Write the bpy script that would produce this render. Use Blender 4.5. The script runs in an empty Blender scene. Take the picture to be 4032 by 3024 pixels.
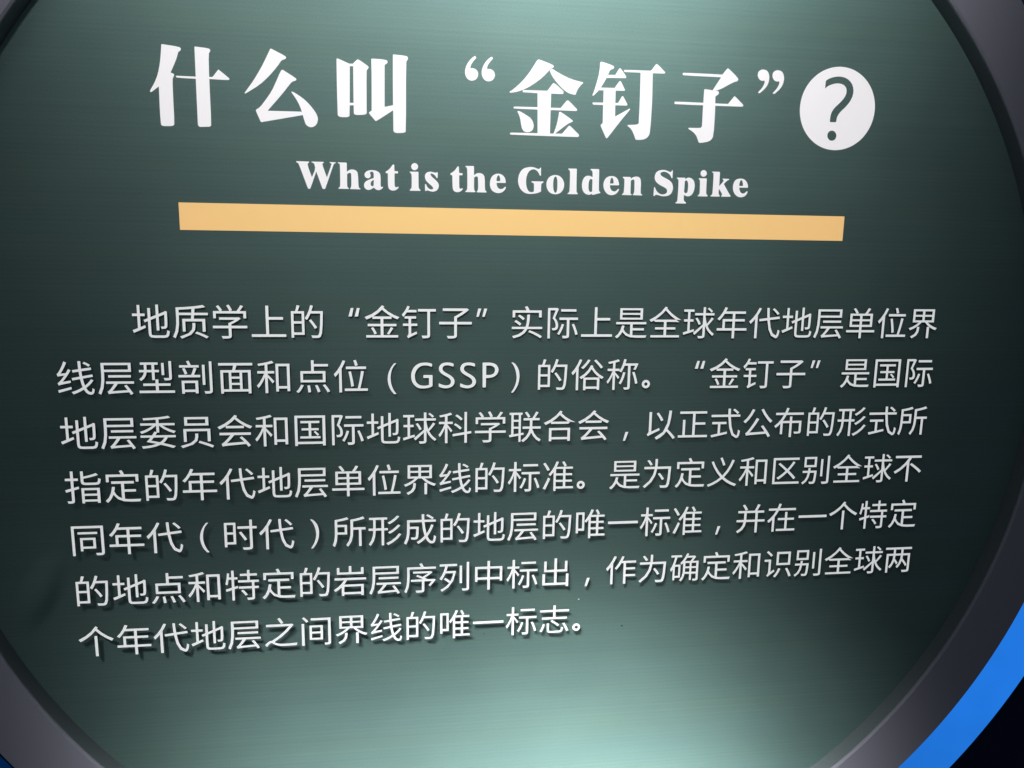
import bpy, bmesh, math, random
from mathutils import Vector, Matrix

# ---------------------------------------------------------------- camera, world, lamps, exposure
U = 0.04                       # metres in one column of the printed text
CX, CZ = 0.0, 1.5              # centre of the round panel; its face is the plane y = 0, seen from -y
scene = bpy.context.scene
col = scene.collection

def W(px, py, pz=0.0):
    """panel units (right, up, towards the viewer) -> world metres"""
    return Vector((CX + px * U, -pz * U, CZ + py * U))

cam_d = bpy.data.cameras.new('camera')
cam_d.sensor_width = 36.0
cam_d.lens = 36.0 * 1.55 / 2
cam_d.clip_start = 0.02
cam_d.clip_end = 50
cam = bpy.data.objects.new('camera', cam_d)
col.objects.link(cam)
right = Vector((0.99114, -0.13189, 0.01541))
up = Vector((0.00824, 0.17688, 0.98420))
back = Vector((-0.13253, -0.97536, 0.17640))
m = Matrix((right, up, back)).transposed().to_4x4()
m.translation = W(-3.3897, 4.3402, 21.8805)
cam.matrix_world = m
scene.camera = cam

world = bpy.data.worlds.new('World')
scene.world = world
world.use_nodes = True
bg = world.node_tree.nodes['Background']
bg.inputs['Color'].default_value = (0.60, 0.70, 1.0, 1)
bg.inputs['Strength'].default_value = 0.045

scene.view_settings.view_transform = 'Standard'
scene.view_settings.look = 'None'
scene.view_settings.exposure = 0
scene.view_settings.gamma = 1
scene.render.engine = 'CYCLES'
scene.cycles.use_denoising = True
scene.cycles.max_bounces = 6

def spot(name, src, aim, angle, power, blend=1.0, size=0.05, color=(1, 1, 1)):
    d = bpy.data.lights.new(name, 'SPOT')
    d.energy = power
    d.spot_size = math.radians(angle)
    d.spot_blend = blend
    d.shadow_soft_size = size
    d.color = color
    o = bpy.data.objects.new(name, d)
    col.objects.link(o)
    o.location = src
    o.rotation_euler = (Vector(aim) - Vector(src)).to_track_quat('-Z', 'Y').to_euler()
    return o

# added front spots stand in for the lightbox backlight, a group per pool
# (the lower pool and the wash come from a loose cluster of five spots, which softens the shadows)
ADDED_SPOTS = [((-1.25, -1.10, 3.20), .16), ((-0.75, -1.50, 3.50), .16), ((-0.60, -1.10, 3.00), .16),
         ((-1.15, -1.60, 3.00), .16), ((-0.20, -2.20, 2.10), .36)]
for src, share in ADDED_SPOTS:
    spot('added_spot', src, W(5, -14), 14, 407 * share, size=0.12)
    spot('added_spot', src, W(5, -20), 11, 4050 * share, size=0.12)
    spot('added_spot', src, W(-2, -24), 14, 3650 * share, size=0.12)
for src, share in (ADDED_SPOTS[0], ADDED_SPOTS[1], ADDED_SPOTS[2], ADDED_SPOTS[4]):
    spot('added_spot', src, W(-3, 0), 50, 23.4 * (share * 1.25 if share < .3 else .4), size=0.20)
ADDED_TOP_SPOT = (-0.45, -1.90, 2.70)
spot('added_spot', ADDED_TOP_SPOT, W(-1, 12), 34, 88, size=0.12)
spot('added_spot', ADDED_TOP_SPOT, W(-1, 20), 34, 285, size=0.12)
spot('added_spot', ADDED_TOP_SPOT, W(1, 14.5), 14, 350, size=0.12)


# ---------------------------------------------------------------- materials
def mat(name):
    mt = bpy.data.materials.new(name)
    mt.use_nodes = True
    nt = mt.node_tree
    return mt, nt, nt.nodes, nt.nodes['Principled BSDF']

def simple(name, rgb, rough=0.6, spec=0.3, emit=None, strength=0.0, grain=0.0, gscale=400, bump=0.0, bscale=300):
    mt, nt, N, p = mat(name)
    p.inputs['Roughness'].default_value = rough
    p.inputs['Specular IOR Level'].default_value = spec
    p.inputs['Base Color'].default_value = (*rgb, 1)
    if emit:
        p.inputs['Emission Color'].default_value = (*emit, 1)
        p.inputs['Emission Strength'].default_value = strength
    if grain or bump:
        tc = N.new('ShaderNodeTexCoord')
    if grain:
        nz = N.new('ShaderNodeTexNoise'); nz.inputs['Scale'].default_value = gscale; nz.inputs['Detail'].default_value = 3
        nt.links.new(tc.outputs['Object'], nz.inputs['Vector'])
        mr = N.new('ShaderNodeMapRange'); mr.inputs['From Min'].default_value = 0.3; mr.inputs['From Max'].default_value = 0.7
        mr.inputs['To Min'].default_value = 1 - grain; mr.inputs['To Max'].default_value = 1 + grain
        nt.links.new(nz.outputs['Fac'], mr.inputs['Value'])
        mx = N.new('ShaderNodeVectorMath'); mx.operation = 'SCALE'
        mx.inputs[0].default_value = rgb
        nt.links.new(mr.outputs[0], mx.inputs['Scale'])
        nt.links.new(mx.outputs[0], p.inputs['Base Color'])
        if emit:
            ms = N.new('ShaderNodeMath'); ms.operation = 'MULTIPLY'; ms.inputs[1].default_value = strength
            nt.links.new(mr.outputs[0], ms.inputs[0]); nt.links.new(ms.outputs[0], p.inputs['Emission Strength'])
    if bump:
        nz2 = N.new('ShaderNodeTexNoise'); nz2.inputs['Scale'].default_value = bscale; nz2.inputs['Detail'].default_value = 2
        nt.links.new(tc.outputs['Object'], nz2.inputs['Vector'])
        bp = N.new('ShaderNodeBump'); bp.inputs['Strength'].default_value = bump; bp.inputs['Distance'].default_value = 0.001
        nt.links.new(nz2.outputs['Fac'], bp.inputs['Height']); nt.links.new(bp.outputs[0], p.inputs['Normal'])
    return mt

GREEN = (0.117, 0.193, 0.170)
def green_print():
    """dark green film print: fine horizontal print banding and speckle"""
    mt, nt, N, p = mat('green_film')
    p.inputs['Roughness'].default_value = 0.62
    p.inputs['Specular IOR Level'].default_value = 0.12
    tc = N.new('ShaderNodeTexCoord')
    def noise(scale, sc, detail=2):
        mp = N.new('ShaderNodeMapping'); mp.inputs['Scale'].default_value = scale
        nz = N.new('ShaderNodeTexNoise'); nz.inputs['Scale'].default_value = sc; nz.inputs['Detail'].default_value = detail
        nt.links.new(tc.outputs['Object'], mp.inputs['Vector']); nt.links.new(mp.outputs[0], nz.inputs['Vector'])
        return nz.outputs['Fac']
    def rng(v, a, b, f0=0.3, f1=0.7):
        mr = N.new('ShaderNodeMapRange')
        mr.inputs['From Min'].default_value = f0; mr.inputs['From Max'].default_value = f1
        mr.inputs['To Min'].default_value = a; mr.inputs['To Max'].default_value = b
        nt.links.new(v, mr.inputs['Value']); return mr.outputs[0]
    def mul(a, b):
        q = N.new('ShaderNodeMath'); q.operation = 'MULTIPLY'; nt.links.new(a, q.inputs[0]); nt.links.new(b, q.inputs[1]); return q.outputs[0]
    bands = rng(noise((0.004, 1, 1), 260, 2), 0.965, 1.035)
    wide = rng(noise((0.02, 1, 1), 40, 2), 0.98, 1.02)
    speck = rng(noise((1, 1, 1), 900, 2), 0.90, 1.10)
    blot = rng(noise((1, 1, 1), 9, 2), 0.96, 1.04)
    wv = N.new('ShaderNodeTexWave'); wv.wave_type = 'BANDS'; wv.bands_direction = 'Y'; wv.wave_profile = 'SIN'
    wv.inputs['Scale'].default_value = 2 * math.pi / 20 / 0.0046
    wv.inputs['Distortion'].default_value = 0.6; wv.inputs['Detail'].default_value = 1; wv.inputs['Detail Scale'].default_value = 0.4
    nt.links.new(tc.outputs['Object'], wv.inputs['Vector'])
    ribs = rng(wv.outputs['Fac'], 0.98, 1.02, 0, 1)
    f = mul(mul(mul(bands, wide), mul(speck, blot)), ribs)
    sc = N.new('ShaderNodeVectorMath'); sc.operation = 'SCALE'; sc.inputs[0].default_value = GREEN
    nt.links.new(f, sc.inputs['Scale'])
    # slight hue drift of the print
    mx = N.new('ShaderNodeMix'); mx.data_type = 'RGBA'; mx.blend_type = 'MULTIPLY'
    mx.inputs['B'].default_value = (0.97, 0.985, 1.045, 1)
    nt.links.new(rng(noise((0.08, 1, 1), 30, 3), 0, 1, 0.35, 0.65), mx.inputs['Factor'])
    nt.links.new(sc.outputs[0], mx.inputs['A'])
    nt.links.new(mx.outputs['Result'], p.inputs['Base Color'])
    # the sheet is slightly buckled near its lower left edge
    mp = N.new('ShaderNodeMapping'); mp.vector_type = 'TEXTURE'
    mp.inputs['Location'].default_value = (-13.35 * U, -5.3 * U, 0)
    mp.inputs['Rotation'].default_value = (0, 0, math.radians(-25))
    mp.inputs['Scale'].default_value = (0.026, 0.062, 1)
    gr = N.new('ShaderNodeTexGradient'); gr.gradient_type = 'SPHERICAL'
    nt.links.new(tc.outputs['Object'], mp.inputs['Vector']); nt.links.new(mp.outputs[0], gr.inputs['Vector'])
    sm = N.new('ShaderNodeMapRange'); sm.interpolation_type = 'SMOOTHERSTEP'
    nt.links.new(gr.outputs['Fac'], sm.inputs['Value'])
    bp = N.new('ShaderNodeBump'); bp.inputs['Strength'].default_value = 1.0; bp.inputs['Distance'].default_value = 0.0055
    nt.links.new(sm.outputs[0], bp.inputs['Height']); nt.links.new(bp.outputs[0], p.inputs['Normal'])
    return mt

M_GREEN = green_print()
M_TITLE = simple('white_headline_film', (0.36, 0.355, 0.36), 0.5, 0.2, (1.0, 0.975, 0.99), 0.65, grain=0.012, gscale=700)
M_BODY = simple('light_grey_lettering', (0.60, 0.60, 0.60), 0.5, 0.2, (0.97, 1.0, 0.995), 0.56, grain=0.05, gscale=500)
M_SIDE = simple('letter_edge', (0.035, 0.05, 0.048), 0.7, 0.1)
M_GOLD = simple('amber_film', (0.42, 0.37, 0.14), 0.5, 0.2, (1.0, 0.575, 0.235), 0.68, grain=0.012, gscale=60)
M_FRAME = simple('grey_painted_metal', (0.29, 0.295, 0.345), 0.85, 0.15, grain=0.05, gscale=900, bump=0.12, bscale=900)
M_LIP = simple('shaded_inner_edge', (0.14, 0.17, 0.175), 0.7, 0.2, grain=0.08, gscale=500)  # frame grey darkened and greened: shade and panel reflection put into the colour
M_BLUE = simple('blue_lit_acrylic', (0.02, 0.10, 0.30), 0.4, 0.4, (0.019, 0.25, 1.0), 0.64, grain=0.16, gscale=5)
M_BLUE_EDGE = simple('blue_acrylic_edge', (0.01, 0.05, 0.16), 0.4, 0.4, (0.0, 0.22, 1.0), 0.06)
M_WALL = simple('dark_wall_paint', (0.012, 0.022, 0.07), 0.8, 0.2, grain=0.15, gscale=60)
M_CABINET = simple('black_cabinet_metal', (0.02, 0.022, 0.028), 0.6, 0.3)
M_WHITE_SPECK = simple('white_scratch', (0.8, 0.8, 0.8), 0.6, 0.2, (1, 1, 1), 0.5)
M_DARK_SPECK = simple('dark_speck', (0.02, 0.03, 0.03), 0.7, 0.1)

# ---------------------------------------------------------------- helpers
def link(name, me, parent=None, loc=None, rot=None, scale=None):
    o = bpy.data.objects.new(name, me)
    col.objects.link(o)
    if parent is not None:
        o.parent = parent
    if loc is not None: o.location = loc
    if rot is not None: o.rotation_euler = rot
    if scale is not None: o.scale = scale
    return o

def two_tone(me, face, side):
    """slot 0 on the front faces (towards +z of the flat mesh), slot 1 on the cut edges"""
    me.materials.clear()
    me.materials.append(face); me.materials.append(side)
    for p in me.polygons:
        p.material_index = 0 if p.normal.z > 0.8 else 1
        p.use_smooth = False

def polygons_mesh(name, strokes, thick, face, side):
    """strokes = list of [outer, hole, ...], flat lists x,y in thousandths of a unit; each stroke 0.02 mm proud of the last"""
    bm = bmesh.new()
    for k, loops in enumerate(strokes):
        cu = bpy.data.curves.new('tmp', 'CURVE')
        cu.dimensions = '2D'; cu.fill_mode = 'BOTH'
        for lp in loops:
            pts = [(lp[i] * U / 1000, lp[i + 1] * U / 1000) for i in range(0, len(lp), 2)]
            sp = cu.splines.new('POLY'); sp.points.add(len(pts) - 1)
            for q, (x, y) in zip(sp.points, pts): q.co = (x, y, 0, 1)
            sp.use_cyclic_u = True
        t = thick + 0.00002 * k
        cu.extrude = t / 2
        ob = bpy.data.objects.new('tmp', cu); col.objects.link(ob)
        me = bpy.data.meshes.new_from_object(ob)
        me.transform(Matrix.Translation((0, 0, t / 2)))
        bm.from_mesh(me)
        bpy.data.objects.remove(ob); bpy.data.curves.remove(cu); bpy.data.meshes.remove(me)
    me = bpy.data.meshes.new(name); bm.to_mesh(me); bm.free()
    two_tone(me, face, side)
    return me

FLAT = (math.pi / 2, 0, 0)      # flat meshes are drawn in x,y and stood up to face the viewer (-y)

def lathe(name, profile, material, parent, seg=256):
    """profile: closed loop of (radius, towards-viewer) in panel units, turned about the panel axis"""
    bm = bmesh.new()
    rings = []
    for s in range(seg):
        a = 2 * math.pi * s / seg
        rings.append([bm.verts.new((r * U * math.cos(a), -z * U, r * U * math.sin(a))) for r, z in profile])
    n = len(profile)
    for s in range(seg):
        A, B = rings[s], rings[(s + 1) % seg]
        for i in range(n):
            j = (i + 1) % n
            bm.faces.new((A[i], A[j], B[j], B[i]))
    bmesh.ops.recalc_face_normals(bm, faces=bm.faces)
    me = bpy.data.meshes.new(name); bm.to_mesh(me); bm.free()
    me.materials.append(material)
    for p in me.polygons: p.use_smooth = True
    me.set_sharp_from_angle(angle=math.radians(35))
    return link(name, me, parent)

# ---------------------------------------------------------------- the setting
def wall():
    bm = bmesh.new()
    bmesh.ops.create_grid(bm, x_segments=8, y_segments=8, size=3.0)
    me = bpy.data.meshes.new('wall'); bm.to_mesh(me); bm.free()
    me.materials.append(M_WALL)
    o = link('wall', me, None, (0, 5.2 * U, CZ), FLAT)
    o['kind'] = 'structure'
    return o
wall()

# ---------------------------------------------------------------- the round sign
sign = bpy.data.objects.new('round_sign', None)
col.objects.link(sign)
sign.location = (CX, 0, CZ)
sign['label'] = 'round dark green exhibition sign with white headline, amber bar, grey rim and blue lit ring'
sign['category'] = 'sign'

R_IN, R_OUT, LIP = 15.80, 17.50, 0.58
lathe('frame', [(R_IN, 0.10), (R_IN, LIP - 0.05), (R_IN + 0.05, LIP), (R_OUT - 0.06, LIP), (R_OUT, LIP - 0.06),
                (R_OUT, -0.9), (R_OUT - 0.3, -0.9), (R_OUT - 0.3, 0.10)], M_FRAME, sign)
lathe('inner_rim', [(R_IN - 0.012, -0.2), (R_IN - 0.012, LIP - 0.09), (R_IN + 0.012, LIP - 0.09), (R_IN + 0.012, -0.2)], M_LIP, sign)
lathe('cabinet', [(14.0, -0.9), (17.2, -0.9), (17.2, -5.15), (14.0, -5.15)], M_CABINET, sign, 128)
ring = lathe('glow_ring', [(19.09, -1.0), (20.68, -1.0), (20.71, -1.03), (20.71, -1.35), (19.06, -1.35), (19.06, -1.03)], M_BLUE, sign)
ring.data.materials.append(M_BLUE_EDGE)
for p in ring.data.polygons:
    if p.normal.y > -0.5: p.material_index = 1
lathe('ring_bracket', [(17.45, -1.5), (20.5, -1.5), (20.5, -1.9), (17.45, -1.9)], M_CABINET, sign, 128)

def disc_mesh(name, r, seg, material, rings=1):
    bm = bmesh.new()
    bmesh.ops.create_circle(bm, cap_ends=True, segments=seg, radius=r)
    me = bpy.data.meshes.new(name); bm.to_mesh(me); bm.free()
    me.materials.append(material)
    return me

# printed face: a 3 mm sheet
def panel_mesh():
    bm = bmesh.new()
    r = (R_IN - 0.02) * U
    c = bmesh.ops.create_circle(bm, cap_ends=True, segments=256, radius=r)
    f = bm.faces[:]
    e = bmesh.ops.extrude_face_region(bm, geom=f)
    vs = [v for v in e['geom'] if isinstance(v, bmesh.types.BMVert)]
    bmesh.ops.translate(bm, verts=vs, vec=(0, 0, -0.003))
    bmesh.ops.recalc_face_normals(bm, faces=bm.faces)
    me = bpy.data.meshes.new('face_panel'); bm.to_mesh(me); bm.free()
    me.materials.append(M_GREEN)
    return me
link('face_panel', panel_mesh(), sign, (0, 0, 0), FLAT)

VINYL = 0.0003
def on_panel(name, me, px=0.0, py=0.0, scale=None, lift=0.0):
    return link(name, me, sign, (px * U, -0.00005 - lift, py * U), FLAT, scale)

# amber bar
bar = polygons_mesh('amber_bar', [[[-9150, 5205, 9165, 5205, 9165, 4512, -9150, 4512]]], VINYL, M_GOLD, M_SIDE)
on_panel('amber_bar', bar, 0, 0)

# white disc of the question mark
pts = []
for i in range(96):
    a = 2 * math.pi * i / 96
    pts += [8677 + 1117 * math.cos(a), 8151 + 1117 * math.sin(a)]
on_panel('white_disc', polygons_mesh('white_disc', [[pts]], VINYL, M_TITLE, M_TITLE))

GLYPHS = [
('chinese_character', 'title', [[[-9343,9029,-9330,9040,-9025,9007,-8910,8985,-8890,8964,-8886,8943,-8894,8918,-8911,8898,-8941,8883,-8955,8866,-8982,8773,-9013,8693,-9055,8601,-9098,8510,-9160,8383,-9153,8369,-9118,8362,-9097,8351,-9084,8337,-9082,8319,-9093,8290,-9105,8264,-9120,8239,-9129,8131,-9133,7942,-9136,7672,-9138,7323,-9145,7137,-9159,7114,-9176,7101,-9210,7092,-9274,7087,-9370,7084,-9430,7089,-9453,7104,-9464,7123,-9470,7330,-9469,7562,-9461,8027,-9470,8031,-9637,7901,-9657,7895,-9676,7897,-9682,7909,-9674,7931,-9643,7984,-9589,8068,-9538,8164,-9490,8273,-9450,8393,-9418,8525,-9393,8648,-9376,8762,-9361,8875]],[[-8556,9006,-8544,9018,-8304,9000,-8209,8984,-8185,8962,-8179,8943,-8185,8922,-8197,8901,-8217,8880,-8230,8714,-8237,8402,-8241,7970,-8241,7420,-8250,7136,-8266,7116,-8286,7106,-8518,7092,-8539,7100,-8560,7119,-8569,7139,-8567,7634,-8565,7992,-8562,8372,-8559,8676]],[[-9033,8300,-9018,8305,-8556,8303,-8545,8290,-8546,8265,-8559,8253,-8901,8258,-9025,8266,-9036,8277,-9039,8288]],[[-8252,8296,-8239,8308,-8166,8311,-8147,8321,-8012,8490,-7996,8492,-7756,8300,-7749,8284,-7753,8267,-7767,8258,-7861,8254,-7985,8255,-8241,8261,-8253,8273]]]),
('chinese_character', 'title', [[[-6717,9049,-6701,9054,-6447,8935,-6352,8884,-6339,8865,-6340,8845,-6354,8824,-6382,8810,-6423,8801,-6474,8755,-6535,8669,-6618,8566,-6725,8445,-6839,8329,-6962,8217,-7111,8107,-7361,7951,-7377,7946,-7389,7949,-7388,7960,-7370,7986,-7310,8067,-7207,8204,-7105,8352,-7006,8511,-6924,8651,-6860,8772,-6799,8890]],[[-6447,8554,-6428,8556,-6197,8419,-6111,8362,-6099,8342,-6100,8326,-6112,8312,-6139,8301,-6181,8292,-6228,8257,-6282,8194,-6344,8118,-6415,8028,-6496,7933,-6585,7832,-6683,7722,-6835,7553,-6831,7544,-6003,7551,-5987,7540,-5966,7482,-5974,7468,-6721,7317,-6985,7264,-7007,7262,-7023,7272,-7129,7526,-7129,7546,-7120,7563,-7093,7583,-7050,7607,-6992,7664,-6921,7754,-6844,7855,-6764,7967,-6691,8087,-6627,8215,-6567,8340,-6511,8462,-6472,8533]],[[-6234,8022,-6231,8033,-6212,8035,-6166,8017,-6094,7977,-6011,7924,-5918,7857,-5830,7777,-5746,7685,-5678,7598,-5624,7515,-5594,7443,-5587,7384,-5595,7326,-5617,7268,-5651,7224,-5695,7194,-5739,7178,-5783,7176,-5826,7188,-5868,7212,-5899,7248,-5916,7295,-5936,7361,-5958,7445,-5984,7539,-6015,7643,-6056,7741,-6104,7832,-6157,7916]]]),
('chinese_character', 'title', [[[-5081,8871,-5073,8885,-5057,8889,-4979,8863,-4838,8805,-4763,8775,-4755,8772,-4751,8758,-4770,7819,-4784,7492,-4800,7473,-4837,7460,-4895,7455,-4951,7453,-5003,7455,-5042,7464,-5071,7484,-5081,7503,-5086,7950,-5086,8298]],[[-4775,8764,-4762,8776,-4654,8778,-4643,8766,-4643,8730,-4656,8718,-4764,8716,-4775,8728]],[[-4669,8773,-4662,8786,-4590,8859,-4555,8887,-4538,8889,-4468,8852,-4348,8775,-4283,8728,-4275,8712,-4278,8694,-4297,8669,-4312,8649,-4325,8632,-4334,8360,-4342,7581,-4351,7561,-4374,7542,-4445,7529,-4565,7521,-4636,7525,-4660,7540,-4670,7559,-4672,7976,-4670,8280,-4666,8600,-4665,8765]],[[-4794,7804,-4782,7816,-4666,7817,-4654,7805,-4655,7768,-4667,7756,-4783,7754,-4795,7766]],[[-4204,8903,-4198,8918,-4186,8923,-4092,8922,-3917,8915,-3819,8901,-3796,8880,-3789,8862,-3793,8842,-3805,8825,-3856,8791,-3866,8773,-3879,7758,-3867,7749,-3656,7797,-3644,7788,-3645,7691,-3656,7673,-3979,7461,-4097,7388,-4111,7387,-4126,7396,-4241,7522,-4282,7575,-4281,7590,-4271,7605,-4223,7635,-4213,7654,-4204,8268,-4201,8586]],[[-3652,9038,-3640,9049,-3388,9034,-3291,9019,-3273,8998,-3267,8978,-3273,8943,-3286,8918,-3308,8896,-3322,8453,-3329,7587,-3341,7145,-3357,7127,-3402,7114,-3475,7106,-3539,7103,-3593,7105,-3629,7115,-3650,7135,-3659,7155,-3661,7905,-3659,8381]]]),
('quotation_mark', 'title', [[[-1534,9101,-1516,9097,-1497,9073,-1498,9054,-1556,8993,-1593,8944,-1624,8894,-1642,8849,-1648,8801,-1638,8791,-1595,8799,-1556,8794,-1516,8779,-1482,8754,-1456,8720,-1443,8679,-1443,8630,-1455,8586,-1481,8546,-1514,8517,-1554,8498,-1597,8489,-1644,8491,-1685,8505,-1722,8531,-1752,8568,-1774,8614,-1786,8663,-1788,8715,-1780,8772,-1762,8834,-1735,8893,-1699,8950,-1660,9000,-1618,9044,-1578,9076]],[[-1096,9103,-1078,9099,-1059,9074,-1060,9056,-1117,8994,-1155,8946,-1186,8896,-1204,8850,-1210,8802,-1200,8792,-1156,8800,-1117,8796,-1076,8780,-1043,8755,-1016,8721,-1003,8680,-1002,8631,-1015,8586,-1040,8547,-1073,8517,-1114,8498,-1157,8489,-1204,8491,-1246,8505,-1283,8532,-1313,8568,-1335,8614,-1348,8664,-1350,8716,-1342,8773,-1324,8835,-1297,8894,-1261,8952,-1222,9002,-1180,9045,-1140,9078]]]),
('chinese_character', 'title', [[[105,9049,137,9088,156,9094,258,9067,444,9006,546,8967,564,8948,567,8929,558,8909,538,8893,506,8879,477,8858,449,8831,398,8778,325,8701,242,8625,149,8551,47,8478,-65,8406,-176,8346,-288,8297,-402,8260,-518,8234,-585,8227,-604,8239,-603,8251,-524,8301,-439,8371,-329,8472,-227,8578,-136,8687,-58,8792,6,8891,60,8977]],[[466,8824,472,8841,518,8868,539,8868,686,8787,816,8726,970,8662,1123,8615,1277,8585,1361,8566,1374,8556,1372,8543,1306,8483,1263,8429,1226,8365,1201,8310,1184,8254,1168,8242,1140,8241,1081,8252,988,8275,894,8325,796,8402,709,8483,631,8568,570,8641,527,8701,494,8757]],[[-252,8287,-246,8297,-236,8303,-72,8307,397,8313,417,8322,549,8501,568,8509,599,8507,671,8459,837,8327,846,8307,847,8267,838,8253,819,8248,550,8246,29,8246,-237,8250,-251,8261,-256,8273]],[[146,8244,158,8257,501,8270,513,8259,505,7215,492,7203,180,7200,168,7212]],[[-490,7864,-481,7873,-468,7879,-151,7883,769,7887,789,7897,940,8081,959,8089,982,8087,1054,8031,1225,7876,1232,7859,1229,7840,1217,7830,1196,7827,772,7826,-55,7825,-476,7830,-491,7842,-496,7853]],[[-386,7756,-380,7767,-349,7770,-288,7748,-192,7699,-111,7654,-44,7611,6,7559,40,7497,57,7435,58,7372,43,7320,12,7279,-28,7252,-75,7238,-122,7234,-170,7242,-208,7262,-237,7296,-260,7343,-276,7406,-292,7482,-306,7571,-333,7653]],[[744,7777,755,7789,774,7790,867,7739,1033,7637,1118,7577,1122,7559,1113,7545,1076,7532,1036,7512,989,7485,881,7406,636,7214,620,7209,607,7212,604,7225,659,7378,689,7479,709,7570,726,7659]],[[-574,7197,-562,7207,-543,7211,-244,7215,336,7219,679,7223,825,7228,845,7237,1016,7436,1033,7441,1053,7432,1122,7375,1291,7226,1300,7206,1301,7175,1290,7161,1258,7156,795,7154,-103,7155,-559,7160,-575,7170,-580,7183]]]),
('chinese_character', 'title', [[[1825,9090,1837,9104,1860,9109,1949,9090,2104,9047,2190,9014,2208,8990,2208,8970,2193,8950,2164,8934,2113,8918,2097,8904,2062,8817,2033,8751,2001,8683,1944,8583,1862,8449,1782,8345,1673,8241,1657,8235,1644,8240,1641,8253,1687,8378,1725,8501,1768,8654,1797,8785,1812,8892,1821,8985]],[[2017,8772,2034,8784,2237,8789,2255,8799,2352,8958,2368,8966,2387,8962,2437,8908,2549,8765,2553,8746,2546,8728,2530,8719,1998,8707,1991,8718]],[[1832,8440,1850,8451,2231,8456,2250,8466,2364,8630,2381,8638,2400,8633,2416,8621,2501,8473,2530,8414,2526,8401,2513,8395,1814,8381,1807,8392]],[[1943,8396,1955,8409,2259,8421,2272,8409,2283,7732,2294,7726,2673,7939,2687,7939,2693,7926,2689,7911,2499,7681,2347,7489,2176,7264,2083,7150,2068,7145,2054,7154,1934,7386,1892,7473,1892,7486,1900,7500,1939,7533,1948,7553,1946,7819,1945,8036]],[[1650,8055,1663,8063,2343,8074,2361,8085,2451,8245,2463,8256,2477,8256,2490,8246,2611,8055,2614,8037,2606,8022,2591,8015,1684,8006,1666,8012,1654,8024,1649,8039]],[[2492,8921,2507,8928,3221,8937,3240,8947,3358,9102,3375,9112,3394,9112,3460,9063,3620,8922,3627,8906,3621,8890,3607,8881,3566,8879,3288,8878,2517,8875,2500,8882,2489,8895,2487,8909]],[[2946,8881,2958,8893,3270,8886,3282,8874,3297,8328,3297,7941,3287,7538,3270,7309,3247,7253,3211,7207,3164,7173,3105,7150,3037,7138,2973,7133,2896,7136,2880,7147,2851,7221,2818,7290,2775,7371,2726,7431,2650,7485,2640,7497,2640,7508,2652,7514,2839,7526,2917,7539,2942,7557,2952,7576,2956,7988,2955,8320]]]),
('chinese_character', 'title', [[[4124,8901,4130,8914,4141,8922,4422,8925,5235,8921,5255,8930,5376,9081,5391,9089,5406,9087,5484,9029,5625,8914,5699,8841,5706,8807,5700,8786,5682,8767,5654,8756,5617,8752,5488,8688,5266,8565,5115,8502,5006,8497,5000,8507,5210,8843,5204,8853,4417,8856,4144,8862,4130,8872,4124,8885]],[[4756,8503,4764,8518,4778,8524,4878,8516,5145,8486,5163,8476,5174,8459,5176,8439,5167,8409,5143,8385,5093,8358,5083,8340,5097,7986,5099,7727,5094,7454,5080,7289,5056,7233,5019,7191,4969,7161,4907,7139,4833,7123,4769,7114,4696,7112,4679,7122,4658,7172,4635,7223,4606,7284,4564,7337,4510,7384,4452,7423,4371,7465,4362,7478,4364,7491,4377,7498,4616,7500,4711,7510,4738,7531,4748,7550,4748,7896,4750,8140]],[[3931,8152,3938,8163,3949,8169,4331,8170,5448,8163,5467,8172,5617,8363,5630,8372,5640,8371,5710,8316,5893,8160,5901,8142,5898,8121,5884,8110,5852,8107,5367,8104,4428,8101,3951,8106,3936,8119,3929,8134]]]),
('quotation_mark', 'title', [[[6386,9101,6434,9101,6487,9090,6531,9064,6563,9025,6586,8976,6598,8915,6599,8851,6589,8783,6565,8714,6525,8645,6466,8577,6359,8484,6338,8480,6309,8490,6306,8502,6385,8588,6429,8649,6459,8707,6474,8757,6474,8806,6462,8816,6408,8807,6366,8814,6327,8835,6296,8866,6274,8905,6263,8949,6264,8996,6278,9036,6306,9068,6342,9089]],[[6811,9100,6860,9100,6914,9088,6957,9063,6990,9024,7013,8974,7026,8914,7027,8849,7017,8781,6993,8712,6953,8643,6894,8574,6787,8481,6766,8477,6736,8487,6733,8500,6812,8586,6857,8647,6887,8705,6902,8755,6901,8804,6890,8814,6834,8805,6793,8812,6753,8834,6722,8864,6700,8904,6689,8947,6690,8995,6704,9034,6731,9067,6767,9088]]]),
('letter', 'title', [[[-6167,6305,-6162,6312,-6150,6315,-6068,6316,-5849,6314,-5838,6308,-5840,6297,-5848,6287,-5863,6279,-5873,6268,-5878,6253,-5875,6222,-5866,6174,-5840,6093,-5782,5931,-5773,5931,-5705,6082,-5689,6168,-5703,6231,-5716,6269,-5729,6282,-5746,6290,-5769,6294,-5780,6300,-5781,6310,-5770,6315,-5476,6316,-5463,6311,-5461,6301,-5470,6292,-5488,6285,-5500,6274,-5504,6258,-5479,6168,-5400,5933,-5392,5933,-5305,6163,-5274,6251,-5272,6267,-5276,6280,-5285,6289,-5298,6295,-5312,6298,-5320,6304,-5321,6313,-5310,6317,-5172,6314,-5160,6309,-5161,6300,-5171,6290,-5190,6282,-5205,6271,-5215,6257,-5276,6098,-5389,5791,-5448,5635,-5453,5630,-5470,5629,-5502,5630,-5518,5642,-5660,6057,-5668,6058,-5787,5741,-5831,5630,-5835,5627,-5850,5626,-5873,5626,-5889,5638,-6048,6091,-6108,6254,-6120,6269,-6136,6280,-6155,6286,-6165,6294]]]),
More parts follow.
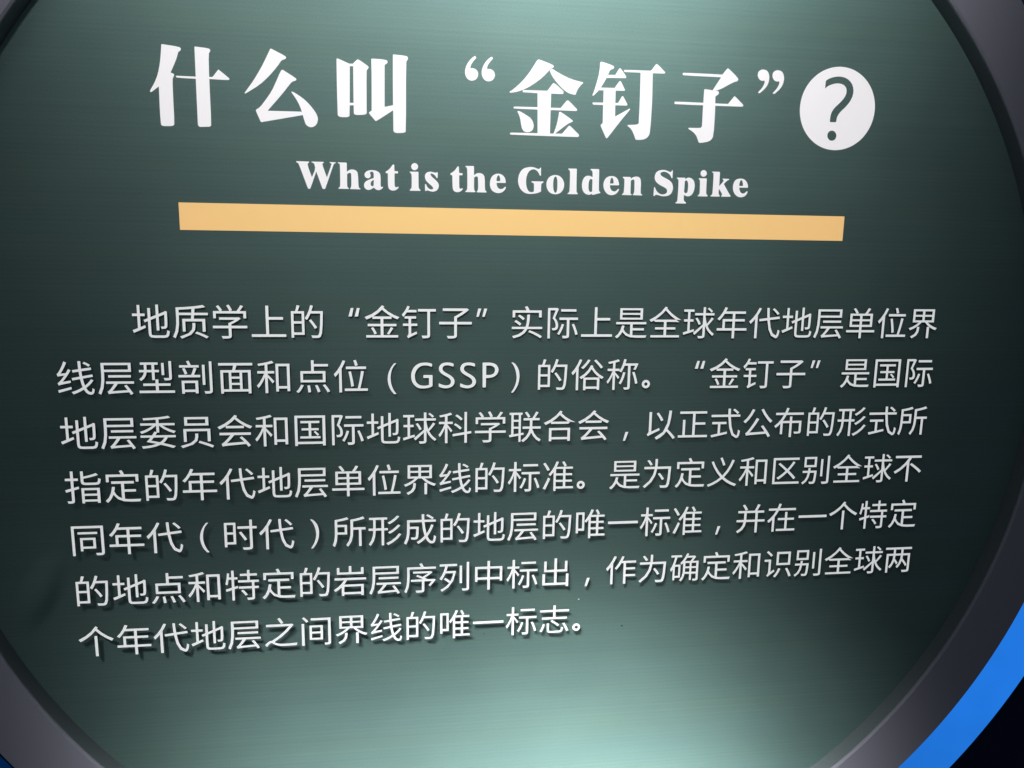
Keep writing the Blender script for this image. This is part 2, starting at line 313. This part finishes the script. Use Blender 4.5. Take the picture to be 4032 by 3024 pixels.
('letter', 'title', [[[-5113,6311,-5103,6315,-4891,6314,-4879,6302,-4879,6093,-4869,6088,-4835,6115,-4804,6132,-4771,6141,-4735,6144,-4696,6139,-4662,6128,-4633,6110,-4612,6083,-4600,6048,-4592,5949,-4588,5788,-4580,5697,-4567,5678,-4554,5666,-4539,5659,-4532,5652,-4534,5645,-4547,5641,-4792,5642,-4805,5647,-4806,5656,-4799,5668,-4784,5682,-4774,5719,-4769,5777,-4767,5858,-4768,5961,-4770,6022,-4774,6040,-4783,6051,-4796,6055,-4812,6054,-4832,6049,-4850,6040,-4867,6027,-4876,6008,-4879,5799,-4878,5716,-4871,5697,-4860,5680,-4844,5666,-4837,5656,-4839,5648,-4851,5644,-5095,5644,-5108,5648,-5110,5656,-5101,5665,-5081,5677,-5067,5695,-5060,5721,-5055,5865,-5053,6125,-5056,6263,-5066,6279,-5080,6290,-5099,6296,-5110,6303]]]),
('letter', 'title', [[[-4255,6140,-4209,6141,-4163,6137,-4120,6127,-4081,6110,-4051,6091,-4030,6069,-4017,6039,-4010,6000,-4007,5922,-4009,5805,-4007,5739,-4001,5723,-3992,5715,-3980,5715,-3970,5718,-3960,5722,-3952,5721,-3947,5713,-3952,5700,-3972,5675,-3997,5655,-4027,5639,-4057,5632,-4086,5633,-4114,5640,-4140,5653,-4160,5668,-4173,5688,-4190,5691,-4214,5677,-4239,5662,-4266,5647,-4294,5636,-4324,5631,-4353,5634,-4383,5644,-4407,5661,-4426,5685,-4438,5711,-4442,5736,-4440,5766,-4432,5798,-4412,5828,-4382,5855,-4344,5878,-4298,5899,-4252,5917,-4196,5936,-4185,5952,-4184,6015,-4186,6052,-4191,6074,-4201,6090,-4218,6100,-4236,6102,-4255,6099,-4270,6092,-4280,6082,-4282,6067,-4276,6048,-4270,6029,-4265,6010,-4266,5990,-4271,5971,-4282,5953,-4299,5939,-4317,5931,-4337,5929,-4360,5934,-4386,5945,-4406,5962,-4420,5985,-4426,6007,-4424,6030,-4415,6054,-4398,6080,-4373,6103,-4340,6121,-4301,6133],[-4184,5886,-4193,5892,-4218,5878,-4238,5861,-4254,5841,-4265,5819,-4269,5792,-4268,5770,-4261,5750,-4249,5737,-4233,5730,-4217,5730,-4200,5738,-4191,5754]]]),
('letter', 'title', [[[-3682,6296,-3670,6300,-3655,6300,-3648,6289,-3643,6142,-3631,6130,-3561,6130,-3550,6118,-3551,6086,-3563,6074,-3630,6074,-3642,6062,-3643,5845,-3640,5757,-3633,5735,-3622,5721,-3605,5716,-3586,5719,-3564,5729,-3548,5731,-3538,5723,-3541,5710,-3572,5674,-3601,5652,-3634,5637,-3669,5629,-3706,5630,-3739,5638,-3769,5653,-3790,5674,-3805,5700,-3813,5742,-3816,5800,-3817,5891,-3816,6062,-3827,6074,-3862,6074,-3874,6084,-3874,6104,-3864,6119,-3827,6139,-3794,6164,-3761,6197,-3732,6232,-3709,6268,-3692,6290]]]),
('letter', 'title', [[[-3246,6123,-3234,6128,-3025,6130,-3013,6118,-3012,5831,-3008,5720,-2999,5698,-2986,5680,-2968,5667,-2960,5655,-2961,5644,-2974,5638,-3233,5636,-3246,5641,-3247,5652,-3239,5666,-3218,5685,-3205,5706,-3196,5729,-3192,5815,-3191,5966,-3196,6053,-3207,6079,-3221,6097,-3237,6106,-3246,6115]],[[-3023,6268,-3023,6258,-3024,6248,-3027,6238,-3030,6228,-3034,6219,-3040,6210,-3046,6202,-3053,6195,-3061,6189,-3070,6183,-3079,6178,-3089,6175,-3099,6172,-3109,6171,-3119,6170,-3129,6171,-3139,6173,-3148,6176,-3157,6181,-3166,6186,-3173,6192,-3181,6199,-3187,6207,-3192,6215,-3196,6224,-3200,6234,-3202,6243,-3203,6253,-3203,6263,-3202,6274,-3199,6284,-3196,6293,-3191,6302,-3186,6311,-3180,6319,-3173,6327,-3165,6333,-3156,6339,-3147,6343,-3137,6347,-3128,6349,-3118,6351,-3107,6351,-3097,6350,-3088,6348,-3078,6345,-3069,6341,-3061,6336,-3053,6330,-3046,6323,-3039,6315,-3034,6307,-3030,6298,-3026,6288,-3024,6278]]]),
('letter', 'title', [[[-2543,6122,-2526,6126,-2516,6131,-2509,6133,-2504,6131,-2502,6118,-2507,5992,-2514,5980,-2526,5979,-2537,5990,-2552,6018,-2572,6043,-2599,6067,-2624,6083,-2647,6092,-2667,6095,-2684,6093,-2694,6088,-2697,6078,-2693,6062,-2674,6029,-2646,5999,-2605,5967,-2565,5932,-2525,5894,-2497,5859,-2481,5826,-2474,5791,-2477,5751,-2488,5715,-2509,5681,-2535,5656,-2569,5639,-2603,5629,-2636,5626,-2670,5629,-2704,5636,-2735,5645,-2769,5655,-2787,5654,-2801,5646,-2814,5641,-2828,5639,-2836,5642,-2839,5652,-2841,5696,-2841,5802,-2834,5816,-2820,5820,-2809,5810,-2794,5768,-2774,5737,-2747,5710,-2717,5692,-2683,5682,-2657,5681,-2638,5690,-2628,5705,-2627,5725,-2634,5743,-2656,5768,-2686,5795,-2727,5827,-2763,5859,-2797,5891,-2821,5926,-2836,5965,-2843,6004,-2841,6043,-2829,6076,-2809,6103,-2781,6122,-2744,6135,-2707,6141,-2670,6140,-2634,6134,-2597,6124,-2567,6120]]]),
('letter', 'title', [[[-1974,6296,-1962,6300,-1947,6297,-1940,6283,-1934,6137,-1922,6125,-1851,6125,-1840,6113,-1841,6082,-1854,6070,-1919,6070,-1931,6058,-1930,5846,-1927,5759,-1921,5736,-1909,5723,-1892,5719,-1874,5721,-1855,5731,-1841,5730,-1831,5719,-1835,5705,-1869,5668,-1900,5647,-1934,5633,-1968,5627,-2002,5629,-2032,5636,-2060,5649,-2081,5670,-2096,5699,-2105,5753,-2109,5832,-2112,5921,-2114,6056,-2127,6069,-2153,6071,-2165,6082,-2166,6103,-2155,6118,-2117,6139,-2085,6162,-2051,6193,-2022,6226,-1999,6263,-1983,6286]]]),
('letter', 'title', [[[-1767,6311,-1755,6316,-1549,6319,-1537,6307,-1533,6089,-1524,6085,-1492,6112,-1458,6129,-1418,6139,-1377,6140,-1336,6132,-1302,6116,-1274,6090,-1256,6058,-1248,6018,-1242,5931,-1239,5796,-1232,5716,-1223,5691,-1211,5673,-1196,5662,-1189,5651,-1190,5641,-1203,5636,-1445,5637,-1458,5642,-1459,5651,-1451,5663,-1436,5677,-1426,5702,-1421,5738,-1420,5819,-1422,5945,-1427,6016,-1434,6035,-1444,6046,-1458,6050,-1475,6049,-1495,6042,-1512,6032,-1526,6020,-1532,6002,-1531,5799,-1528,5716,-1522,5693,-1512,5675,-1499,5662,-1492,5651,-1494,5642,-1506,5637,-1752,5636,-1764,5640,-1765,5649,-1756,5661,-1737,5676,-1723,5697,-1714,5723,-1711,5858,-1713,6101,-1718,6236,-1726,6262,-1739,6281,-1756,6292,-1765,6302]]]),
('letter', 'title', [[[-927,6133,-886,6138,-845,6136,-804,6124,-762,6102,-728,6071,-701,6032,-684,5985,-672,5912,-682,5900,-912,5897,-923,5885,-918,5841,-907,5807,-890,5778,-867,5756,-840,5741,-810,5735,-780,5738,-752,5748,-728,5765,-710,5782,-696,5799,-683,5802,-670,5793,-668,5777,-687,5733,-712,5699,-746,5668,-784,5646,-825,5633,-866,5628,-907,5630,-952,5642,-1000,5663,-1040,5693,-1071,5732,-1091,5778,-1101,5830,-1103,5883,-1098,5936,-1086,5986,-1066,6033,-1039,6070,-1005,6099,-968,6120],[-915,5943,-926,5955,-923,6001,-916,6035,-904,6065,-892,6085,-878,6095,-865,6096,-853,6086,-842,6067,-832,6037,-826,6002,-825,5952,-836,5941]]]),
('letter', 'title', [[[-56,6330,5,6337,50,6335,93,6328,134,6315,169,6303,198,6292,220,6289,237,6293,249,6303,256,6319,266,6328,276,6330,282,6319,285,6123,277,6112,261,6114,249,6126,230,6167,210,6200,185,6231,156,6254,122,6271,90,6278,57,6275,22,6264,-14,6243,-46,6213,-74,6173,-95,6124,-111,6064,-119,6000,-120,5929,-115,5866,-103,5811,-86,5764,-65,5725,-40,5698,-11,5681,18,5674,47,5676,71,5681,91,5690,102,5706,101,5836,98,5891,92,5907,78,5919,42,5932,29,5943,24,5956,34,5963,347,5965,360,5960,362,5950,352,5938,324,5920,307,5902,299,5882,295,5828,296,5707,285,5691,212,5660,156,5644,99,5635,37,5629,-28,5628,-86,5634,-135,5649,-185,5675,-235,5714,-276,5764,-308,5826,-329,5888,-338,5951,-338,6014,-328,6076,-310,6138,-282,6197,-244,6247,-196,6287,-134,6315]]]),
('letter', 'title', [[[643,6139,692,6142,742,6138,790,6121,836,6091,874,6052,904,6005,923,5959,930,5911,929,5860,921,5804,899,5752,863,5704,820,5668,771,5646,726,5634,684,5633,639,5639,589,5651,543,5676,500,5715,470,5762,450,5817,441,5868,441,5915,451,5967,470,6022,502,6068,547,6105,593,6128],[677,6101,693,6101,710,6092,721,6076,735,6029,742,5982,745,5926,745,5863,744,5792,737,5738,724,5696,713,5682,699,5676,685,5677,670,5686,655,5711,642,5750,633,5801,627,5864,626,5928,632,5991,639,6038,650,6070,663,6091]]]),
('letter', 'title', [[[1034,6318,1046,6324,1259,6326,1271,6314,1274,5884,1279,5725,1286,5702,1297,5685,1312,5676,1318,5666,1317,5655,1304,5649,1045,5646,1033,5651,1031,5662,1041,5674,1063,5686,1077,5707,1085,5735,1089,5871,1089,6116,1084,6251,1073,6274,1060,6289,1043,6297,1034,6306]]]),
('letter', 'title', [[[1653,6323,1665,6330,1883,6330,1895,6318,1899,5920,1905,5772,1915,5748,1926,5732,1941,5722,1948,5712,1947,5700,1934,5691,1871,5676,1821,5663,1771,5647,1740,5640,1727,5642,1720,5651,1718,5667,1706,5669,1676,5651,1646,5642,1612,5641,1572,5650,1526,5669,1487,5702,1456,5749,1436,5804,1428,5868,1428,5931,1437,5995,1455,6049,1483,6093,1513,6124,1546,6140,1583,6148,1625,6147,1664,6137,1708,6114,1718,6120,1715,6213,1708,6258,1697,6279,1681,6293,1663,6301,1653,6311],[1716,6034,1707,6052,1690,6062,1673,6065,1654,6059,1640,6045,1624,6014,1615,5972,1610,5916,1610,5860,1614,5805,1623,5764,1636,5739,1651,5724,1668,5718,1687,5719,1708,5727,1718,5744]]]),
('letter', 'title', [[[2225,6155,2269,6156,2311,6151,2352,6136,2391,6111,2422,6075,2445,6028,2459,5982,2468,5926,2458,5914,2219,5912,2209,5900,2215,5857,2229,5821,2252,5786,2280,5762,2314,5749,2346,5747,2375,5756,2404,5775,2438,5812,2454,5819,2468,5815,2471,5802,2450,5753,2423,5716,2387,5683,2343,5660,2293,5647,2242,5646,2191,5656,2144,5681,2101,5720,2066,5768,2042,5823,2029,5882,2028,5946,2040,6004,2063,6056,2095,6098,2136,6128,2179,6147],[2221,5956,2209,5967,2214,6024,2221,6059,2231,6085,2243,6103,2256,6114,2269,6114,2281,6104,2292,6084,2303,6055,2310,6020,2314,5970,2303,5958]]]),
('letter', 'title', [[[2566,6137,2577,6143,2776,6144,2789,6132,2792,6108,2803,6103,2840,6131,2877,6147,2919,6158,2961,6160,3004,6153,3036,6137,3058,6112,3073,6076,3081,6028,3085,5936,3086,5799,3091,5721,3100,5701,3114,5688,3131,5680,3139,5672,3138,5663,3125,5658,2880,5660,2868,5665,2868,5676,2876,5689,2892,5703,2902,5727,2907,5759,2908,5839,2905,5967,2900,6041,2895,6061,2884,6074,2867,6079,2850,6079,2833,6073,2818,6063,2803,6049,2796,6030,2797,5804,2800,5717,2805,5701,2815,5689,2830,5681,2836,5672,2835,5663,2822,5658,2575,5658,2562,5663,2560,5673,2569,5684,2593,5701,2605,5719,2612,5753,2616,5840,2618,5984,2615,6068,2605,6092,2593,6108,2577,6115,2568,6125]]]),
('letter', 'title', [[[3957,6352,3965,6360,3973,6359,3978,6346,3979,6152,3974,6140,3963,6142,3952,6154,3933,6193,3907,6227,3873,6260,3834,6285,3789,6302,3747,6310,3708,6309,3674,6301,3642,6283,3630,6267,3628,6247,3634,6227,3655,6202,3689,6179,3737,6156,3791,6132,3850,6106,3903,6075,3948,6039,3979,5997,3996,5950,4006,5902,4007,5855,3998,5807,3980,5758,3952,5718,3914,5687,3868,5665,3814,5654,3761,5649,3710,5651,3659,5660,3607,5676,3565,5685,3528,5685,3508,5677,3490,5657,3476,5649,3465,5651,3460,5663,3467,5881,3473,5891,3486,5888,3496,5876,3517,5826,3542,5787,3576,5751,3616,5723,3660,5703,3704,5696,3748,5700,3785,5711,3817,5729,3838,5752,3847,5779,3846,5808,3833,5839,3806,5865,3765,5888,3715,5913,3656,5938,3600,5969,3548,6005,3510,6044,3486,6084,3473,6124,3471,6165,3478,6209,3494,6257,3519,6294,3554,6322,3598,6342,3651,6354,3703,6358,3754,6355,3802,6344,3846,6326,3881,6314,3908,6308,3927,6310,3941,6321,3951,6335]]]),
('letter', 'title', [[[4107,6157,4118,6163,4337,6164,4349,6153,4349,6130,4358,6127,4387,6151,4416,6164,4449,6170,4486,6165,4527,6151,4562,6128,4592,6094,4613,6054,4626,6006,4632,5955,4630,5900,4621,5845,4606,5790,4583,5743,4552,5705,4517,5679,4478,5666,4439,5663,4402,5671,4370,5683,4341,5702,4331,5696,4333,5600,4340,5554,4350,5533,4368,5517,4393,5502,4404,5488,4403,5472,4391,5464,4115,5465,4103,5472,4104,5484,4114,5496,4134,5506,4148,5524,4155,5548,4160,5687,4163,5940,4160,6080,4152,6107,4138,6126,4119,6135,4109,6146],[4339,6066,4350,6083,4371,6092,4390,6093,4408,6087,4420,6072,4436,6025,4443,5971,4445,5903,4443,5848,4438,5807,4429,5776,4416,5757,4400,5747,4381,5746,4363,5753,4344,5766,4334,5785]]]),
('letter', 'title', [[[4737,6155,4749,6160,4959,6162,4971,6150,4972,5879,4976,5771,4982,5744,4995,5724,5012,5712,5021,5697,5020,5680,5007,5672,4748,5672,4736,5678,4735,5689,4745,5700,4765,5712,4779,5730,4788,5755,4790,5846,4785,6003,4778,6094,4769,6118,4758,6132,4745,6136,4738,6144]],[[4961,6302,4961,6292,4961,6282,4959,6273,4956,6263,4953,6254,4948,6246,4942,6238,4935,6230,4928,6224,4920,6219,4911,6214,4902,6211,4892,6208,4882,6207,4872,6207,4862,6207,4853,6209,4843,6212,4834,6216,4825,6221,4817,6227,4809,6234,4803,6242,4797,6250,4792,6259,4788,6268,4785,6278,4784,6287,4783,6297,4784,6307,4785,6317,4788,6326,4792,6335,4797,6344,4802,6352,4809,6359,4816,6365,4825,6371,4833,6375,4842,6379,4852,6381,4862,6382,4872,6383,4882,6382,4892,6380,4901,6377,4910,6373,4919,6368,4927,6362,4935,6355,4942,6348,4947,6339,4952,6331,4956,6321,4959,6312]]]),
('letter', 'title', [[[5112,6346,5123,6350,5330,6349,5342,6337,5345,5971,5353,5968,5433,6059,5465,6099,5470,6113,5463,6128,5437,6152,5429,6162,5431,6165,5444,6167,5616,6164,5627,6158,5626,6147,5615,6137,5580,6122,5542,6092,5482,6032,5481,6014,5616,5810,5671,5730,5687,5713,5694,5698,5691,5686,5678,5680,5439,5678,5426,5685,5423,5699,5430,5709,5446,5716,5450,5730,5443,5751,5416,5793,5352,5880,5343,5879,5339,5859,5338,5824,5339,5776,5348,5740,5367,5716,5376,5697,5374,5684,5362,5677,5124,5675,5111,5681,5110,5693,5118,5704,5137,5715,5151,5730,5161,5751,5166,5895,5166,6163,5161,6304,5150,6317,5137,6326,5122,6331,5114,6338]]]),
('letter', 'title', [[[5938,6180,5981,6181,6022,6177,6062,6164,6101,6141,6135,6105,6164,6058,6183,6010,6192,5950,6181,5938,5945,5936,5935,5924,5941,5891,5953,5859,5970,5825,5992,5799,6020,5782,6048,5775,6078,5779,6105,5790,6130,5809,6149,5826,6163,5840,6176,5843,6188,5834,6189,5819,6170,5770,6146,5736,6114,5707,6077,5687,6033,5676,5988,5673,5943,5679,5899,5695,5856,5722,5818,5759,5785,5807,5763,5858,5752,5913,5750,5968,5757,6024,5773,6072,5796,6114,5823,6144,5856,6162,5894,6174],[5941,5982,5930,5994,5934,6048,5942,6085,5956,6121,5969,6135,5985,6140,6000,6135,6014,6120,6025,6099,6032,6072,6038,6038,6043,5992,6032,5980]]]),
('letter', 'body', [[[-2675,992,-2665,976,-2675,915,-2688,907,-2752,932,-2806,944,-2862,948,-2919,942,-2976,926,-3026,895,-3070,851,-3105,796,-3131,732,-3144,678,-3144,633,-3138,581,-3126,523,-3104,476,-3073,440,-3035,411,-2991,392,-2940,380,-2884,377,-2830,381,-2765,393,-2754,407,-2753,582,-2765,595,-2898,596,-2910,608,-2909,666,-2897,678,-2669,676,-2657,664,-2657,373,-2668,356,-2749,323,-2817,307,-2893,302,-2963,302,-3026,309,-3083,332,-3133,372,-3176,420,-3211,479,-3233,543,-3244,614,-3244,685,-3232,755,-3208,822,-3173,886,-3123,941,-3060,985,-2991,1013,-2915,1024,-2846,1027,-2783,1021,-2730,1011]]]),
('letter', 'body', [[[-2084,994,-2074,978,-2077,919,-2090,911,-2166,935,-2220,945,-2271,948,-2312,942,-2344,927,-2366,905,-2379,877,-2382,847,-2376,814,-2350,782,-2306,749,-2249,714,-2179,674,-2125,635,-2086,596,-2061,554,-2048,508,-2048,463,-2060,417,-2086,379,-2124,347,-2169,323,-2220,308,-2274,300,-2331,301,-2392,313,-2476,342,-2487,359,-2485,433,-2474,440,-2410,409,-2357,392,-2299,381,-2248,382,-2204,395,-2172,416,-2153,446,-2147,480,-2153,519,-2172,555,-2204,587,-2252,620,-2315,653,-2373,689,-2423,728,-2458,770,-2477,815,-2482,860,-2473,905,-2451,947,-2416,985,-2366,1010,-2303,1023,-2243,1027,-2186,1023,-2136,1013]]]),
('letter', 'body', [[[-1490,991,-1479,975,-1482,916,-1495,908,-1572,932,-1627,942,-1678,945,-1719,939,-1751,924,-1773,902,-1786,873,-1789,843,-1783,811,-1757,778,-1712,746,-1654,710,-1583,670,-1529,631,-1490,592,-1464,549,-1451,504,-1450,458,-1463,412,-1488,374,-1527,341,-1572,318,-1623,302,-1677,295,-1735,296,-1796,307,-1881,337,-1892,353,-1891,428,-1879,435,-1815,404,-1761,387,-1704,376,-1652,377,-1607,390,-1575,411,-1556,441,-1550,475,-1557,514,-1576,550,-1609,583,-1657,616,-1721,649,-1779,685,-1830,724,-1865,766,-1885,811,-1890,857,-1881,902,-1859,944,-1824,982,-1774,1008,-1710,1020,-1650,1024,-1592,1020,-1542,1010]]]),
('letter', 'body', [[[-1268,1005,-1257,1017,-1091,1018,-997,1006,-925,983,-871,942,-835,883,-819,821,-825,756,-852,698,-900,646,-960,611,-1031,592,-1092,582,-1157,583,-1169,571,-1172,326,-1184,314,-1250,315,-1262,327],[-1167,922,-1156,933,-1056,933,-997,920,-956,893,-930,861,-919,822,-921,780,-936,734,-965,701,-1007,679,-1062,667,-1153,666,-1165,678]]]),
('bracket', 'body', [[[-3654,1014,-3650,1006,-3718,926,-3756,858,-3782,781,-3798,701,-3806,618,-3803,535,-3792,451,-3771,371,-3740,293,-3705,228,-3653,160,-3658,150,-3702,147,-3721,155,-3788,238,-3828,310,-3858,394,-3877,474,-3885,551,-3882,628,-3869,705,-3845,782,-3810,858,-3771,925,-3712,1001,-3693,1011]]]),
('bracket', 'body', [[[-457,1011,-452,1020,-405,1015,-359,982,-307,921,-268,854,-243,782,-228,707,-223,628,-229,543,-245,451,-271,370,-305,298,-341,236,-391,167,-410,157,-446,158,-452,168,-395,256,-360,328,-331,406,-313,485,-305,563,-308,645,-323,730,-344,809,-371,881,-404,943]]]),
('question_mark', 'dark', [[[8257,8872,8267,8890,8344,8939,8418,8969,8508,8993,8599,9006,8691,9007,8777,8995,8856,8971,8929,8931,8996,8875,9047,8809,9080,8735,9097,8656,9098,8574,9081,8490,9047,8406,8999,8324,8937,8246,8870,8174,8799,8109,8744,8048,8706,7991,8681,7941,8670,7899,8663,7856,8660,7801,8648,7789,8486,7788,8474,7800,8474,7892,8481,7959,8495,8022,8522,8085,8563,8149,8619,8213,8690,8278,8757,8346,8820,8418,8864,8485,8889,8548,8898,8611,8892,8673,8872,8723,8837,8763,8792,8794,8736,8815,8673,8826,8604,8827,8532,8818,8457,8797,8394,8774,8342,8749,8300,8720,8260,8681,8252,8685]],[[8698,7434,8700,7419,8700,7404,8698,7389,8694,7374,8689,7360,8682,7347,8674,7334,8664,7323,8654,7313,8642,7305,8629,7298,8615,7292,8601,7288,8587,7286,8572,7286,8557,7287,8542,7290,8527,7295,8513,7301,8500,7309,8488,7318,8476,7328,8466,7340,8457,7353,8449,7366,8443,7380,8438,7395,8435,7410,8434,7426,8434,7441,8436,7456,8439,7470,8445,7484,8451,7498,8459,7510,8469,7521,8480,7531,8492,7539,8504,7546,8518,7552,8532,7556,8547,7558,8561,7558,8576,7557,8591,7554,8606,7550,8620,7544,8633,7536,8646,7527,8657,7516,8667,7505,8677,7492,8684,7478,8691,7464,8695,7449]]]),
]


BODY_T = 0.02 * U               # cut letters of the paragraph, 0.8 mm thick
GAP = 0.10 * U                  # stand-off and pins added so the letters cast a drop shadow
K = 0.99452                     # their size against the lettering grid of the face
FX, FY = -3.39, 4.34

def add_pins(me, n=2):
    """added square pins behind the largest front faces, down to the panel"""
    fr = sorted([p for p in me.polygons if p.material_index == 0], key=lambda p: -p.area)
    fr = [fr[0], max(fr[:12], key=lambda p: (p.center - fr[0].center).length)] if len(fr) > 2 else fr[:1]
    bm = bmesh.new(); bm.from_mesh(me)
    r = 0.010 * U
    for p in fr:
        c = p.center
        a = [bm.verts.new((c.x + dx * r, c.y + dy * r, 0.0002)) for dx, dy in ((-1, -1), (1, -1), (1, 1), (-1, 1))]
        d = [bm.verts.new((v.co.x, v.co.y, -GAP)) for v in a]
        for i in range(4):
            f = bm.faces.new((a[i], d[i], d[(i + 1) % 4], a[(i + 1) % 4])); f.material_index = 1
    bm.to_mesh(me); bm.free()

def raised(name, me, px, py, scale=(1, 1, 1)):
    x, y = FX + (px - FX) * K, FY + (py - FY) * K
    return on_panel(name, me, x, y, (scale[0] * K, scale[1] * K, 1), lift=GAP)
brackets = []
for name, grp, strokes in GLYPHS:
    if grp == 'title':
        on_panel(name, polygons_mesh(name, strokes, VINYL, M_TITLE, M_TITLE))
    elif grp == 'dark':
        on_panel(name, polygons_mesh(name, strokes, VINYL, M_GREEN, M_GREEN), lift=0.0004)
    else:
        me = polygons_mesh(name, strokes, BODY_T, M_BODY, M_SIDE)
        add_pins(me)
        on_panel(name, me, lift=GAP)
        if name == 'bracket': brackets.append(me)

# ---------------------------------------------------------------- the paragraph, 25 columns by 7 lines
LINES = ['　　地质学上的“金钉子”实际上是全球年代地层单位界',
         '线层型剖面和点位（####的俗称。“金钉子”是国际',
         '地层委员会和国际地球科学联合会，以正式公布的形式所',
         '指定的年代地层单位界线的标准。是为定义和区别全球不',
         '同年代（时代）所形成的地层的唯一标准，并在一个特定',
         '的地点和特定的岩层序列中标出，作为确定和识别全球两',
         '个年代地层之间界线的唯一标志。']
PITCH = 1.492                   # line pitch in columns
TOP = 2.843

def column(r, c):
    """left edge of a cell; the second line is set a little wider and closes up after the bracket"""
    if r == 1:
        return 1.0165 * c if c <= 8 else 12.737 + 1.0245 * (c - 13)
    return c - 0.02

from_font = {}
def font_mesh(ch):
    if ch in from_font: return from_font[ch]
    cu = bpy.data.curves.new('tmp', 'FONT')
    cu.body = ch
    cu.resolution_u = 3
    cu.extrude = BODY_T / 2
    cu.size = U
    cu.offset = -0.0015 * U
    ob = bpy.data.objects.new('tmp', cu); col.objects.link(ob)
    bpy.context.view_layer.update()
    me = bpy.data.meshes.new_from_object(ob.evaluated_get(bpy.context.evaluated_depsgraph_get()))
    me.name = 'chinese_character'
    me.transform(Matrix.Translation((0, -0.39 * U, BODY_T / 2)))
    two_tone(me, M_BODY, M_SIDE)
    add_pins(me)
    bpy.data.objects.remove(ob); bpy.data.curves.remove(cu)
    from_font[ch] = me
    return me

def quote_mesh(kind):
    if kind == '“':
        a = [-87, 114, -14, 114, -62, -114, -152, -114]
    else:
        a = [-95, 114, -12, 114, -82, -114, -145, -114]
    b = [v + (165 if i % 2 == 0 else 0) for i, v in enumerate(a)]
    return polygons_mesh('quotation_mark', [[a], [b]], BODY_T, M_BODY, M_SIDE)
def ring_mesh():
    o, h = [], []
    for i in range(24):
        t = 2 * math.pi * i / 24
        o += [121 * math.cos(t), 123 * math.sin(t)]; h += [49 * math.cos(t), 50 * math.sin(t)]
    return polygons_mesh('full_stop', [[o, h]], BODY_T, M_BODY, M_SIDE)
Q = {'“': quote_mesh('“'), '”': quote_mesh('”'), '。': ring_mesh(),
     '，': polygons_mesh('comma', [[[-11, 132, 76, 132, -12, -132, -76, -132]]], BODY_T, M_BODY, M_SIDE)}

for me in Q.values(): add_pins(me)

for r, line in enumerate(LINES):
    for c, ch in enumerate(line):
        if ch in '　#': continue
        x = column(r, c)
        if r == 1 and ch == '（': continue           # that pair stands with the four Latin letters
        cy = TOP - (r + 0.473) * PITCH
        if ch in '（）':
            me = brackets[0 if ch == '（' else 1]
            x0 = (-3.767 if ch == '（' else -0.326)
            target = (3.51 if ch == '（' else 6.52) - 12.5
            on_panel('bracket', me, target * K - x0, (TOP - 4.49 * PITCH) - (TOP - 1.528 * PITCH), lift=GAP)
        elif ch in '“”':
            raised('quotation_mark', Q[ch], x + (0.755 if ch == '“' else 0.225) - 12.5, TOP - (r + 0.300) * PITCH)
        elif ch == '。':
            raised('full_stop', Q[ch], x + 0.18 - 12.5, TOP - (r + 0.672) * PITCH)
        elif ch == '，':
            raised('comma', Q[ch], x + 0.472 - 12.5, TOP - (r + 0.708) * PITCH)
        else:
            raised('chinese_character', font_mesh(ch), x - 12.5, cy, (1.0, 0.98, 1.0))

# ---------------------------------------------------------------- small marks on the film
for px, py, rr, mt in ((1.71, -6.21, 0.014, M_WHITE_SPECK), (-1.14, -7.17, 0.016, M_DARK_SPECK),
                       (3.08, -7.14, 0.024, M_DARK_SPECK)):
    random.seed(int(px * 100))
    P = []
    for i in range(9):
        a = 2 * math.pi * i / 9
        k = rr * 1000 * random.uniform(0.6, 1.3)
        P += [k * 1.3 * math.cos(a), k * 0.8 * math.sin(a)]
    on_panel('paint_speck', polygons_mesh('paint_speck', [[P]], 0.0002, mt, mt), px, py)
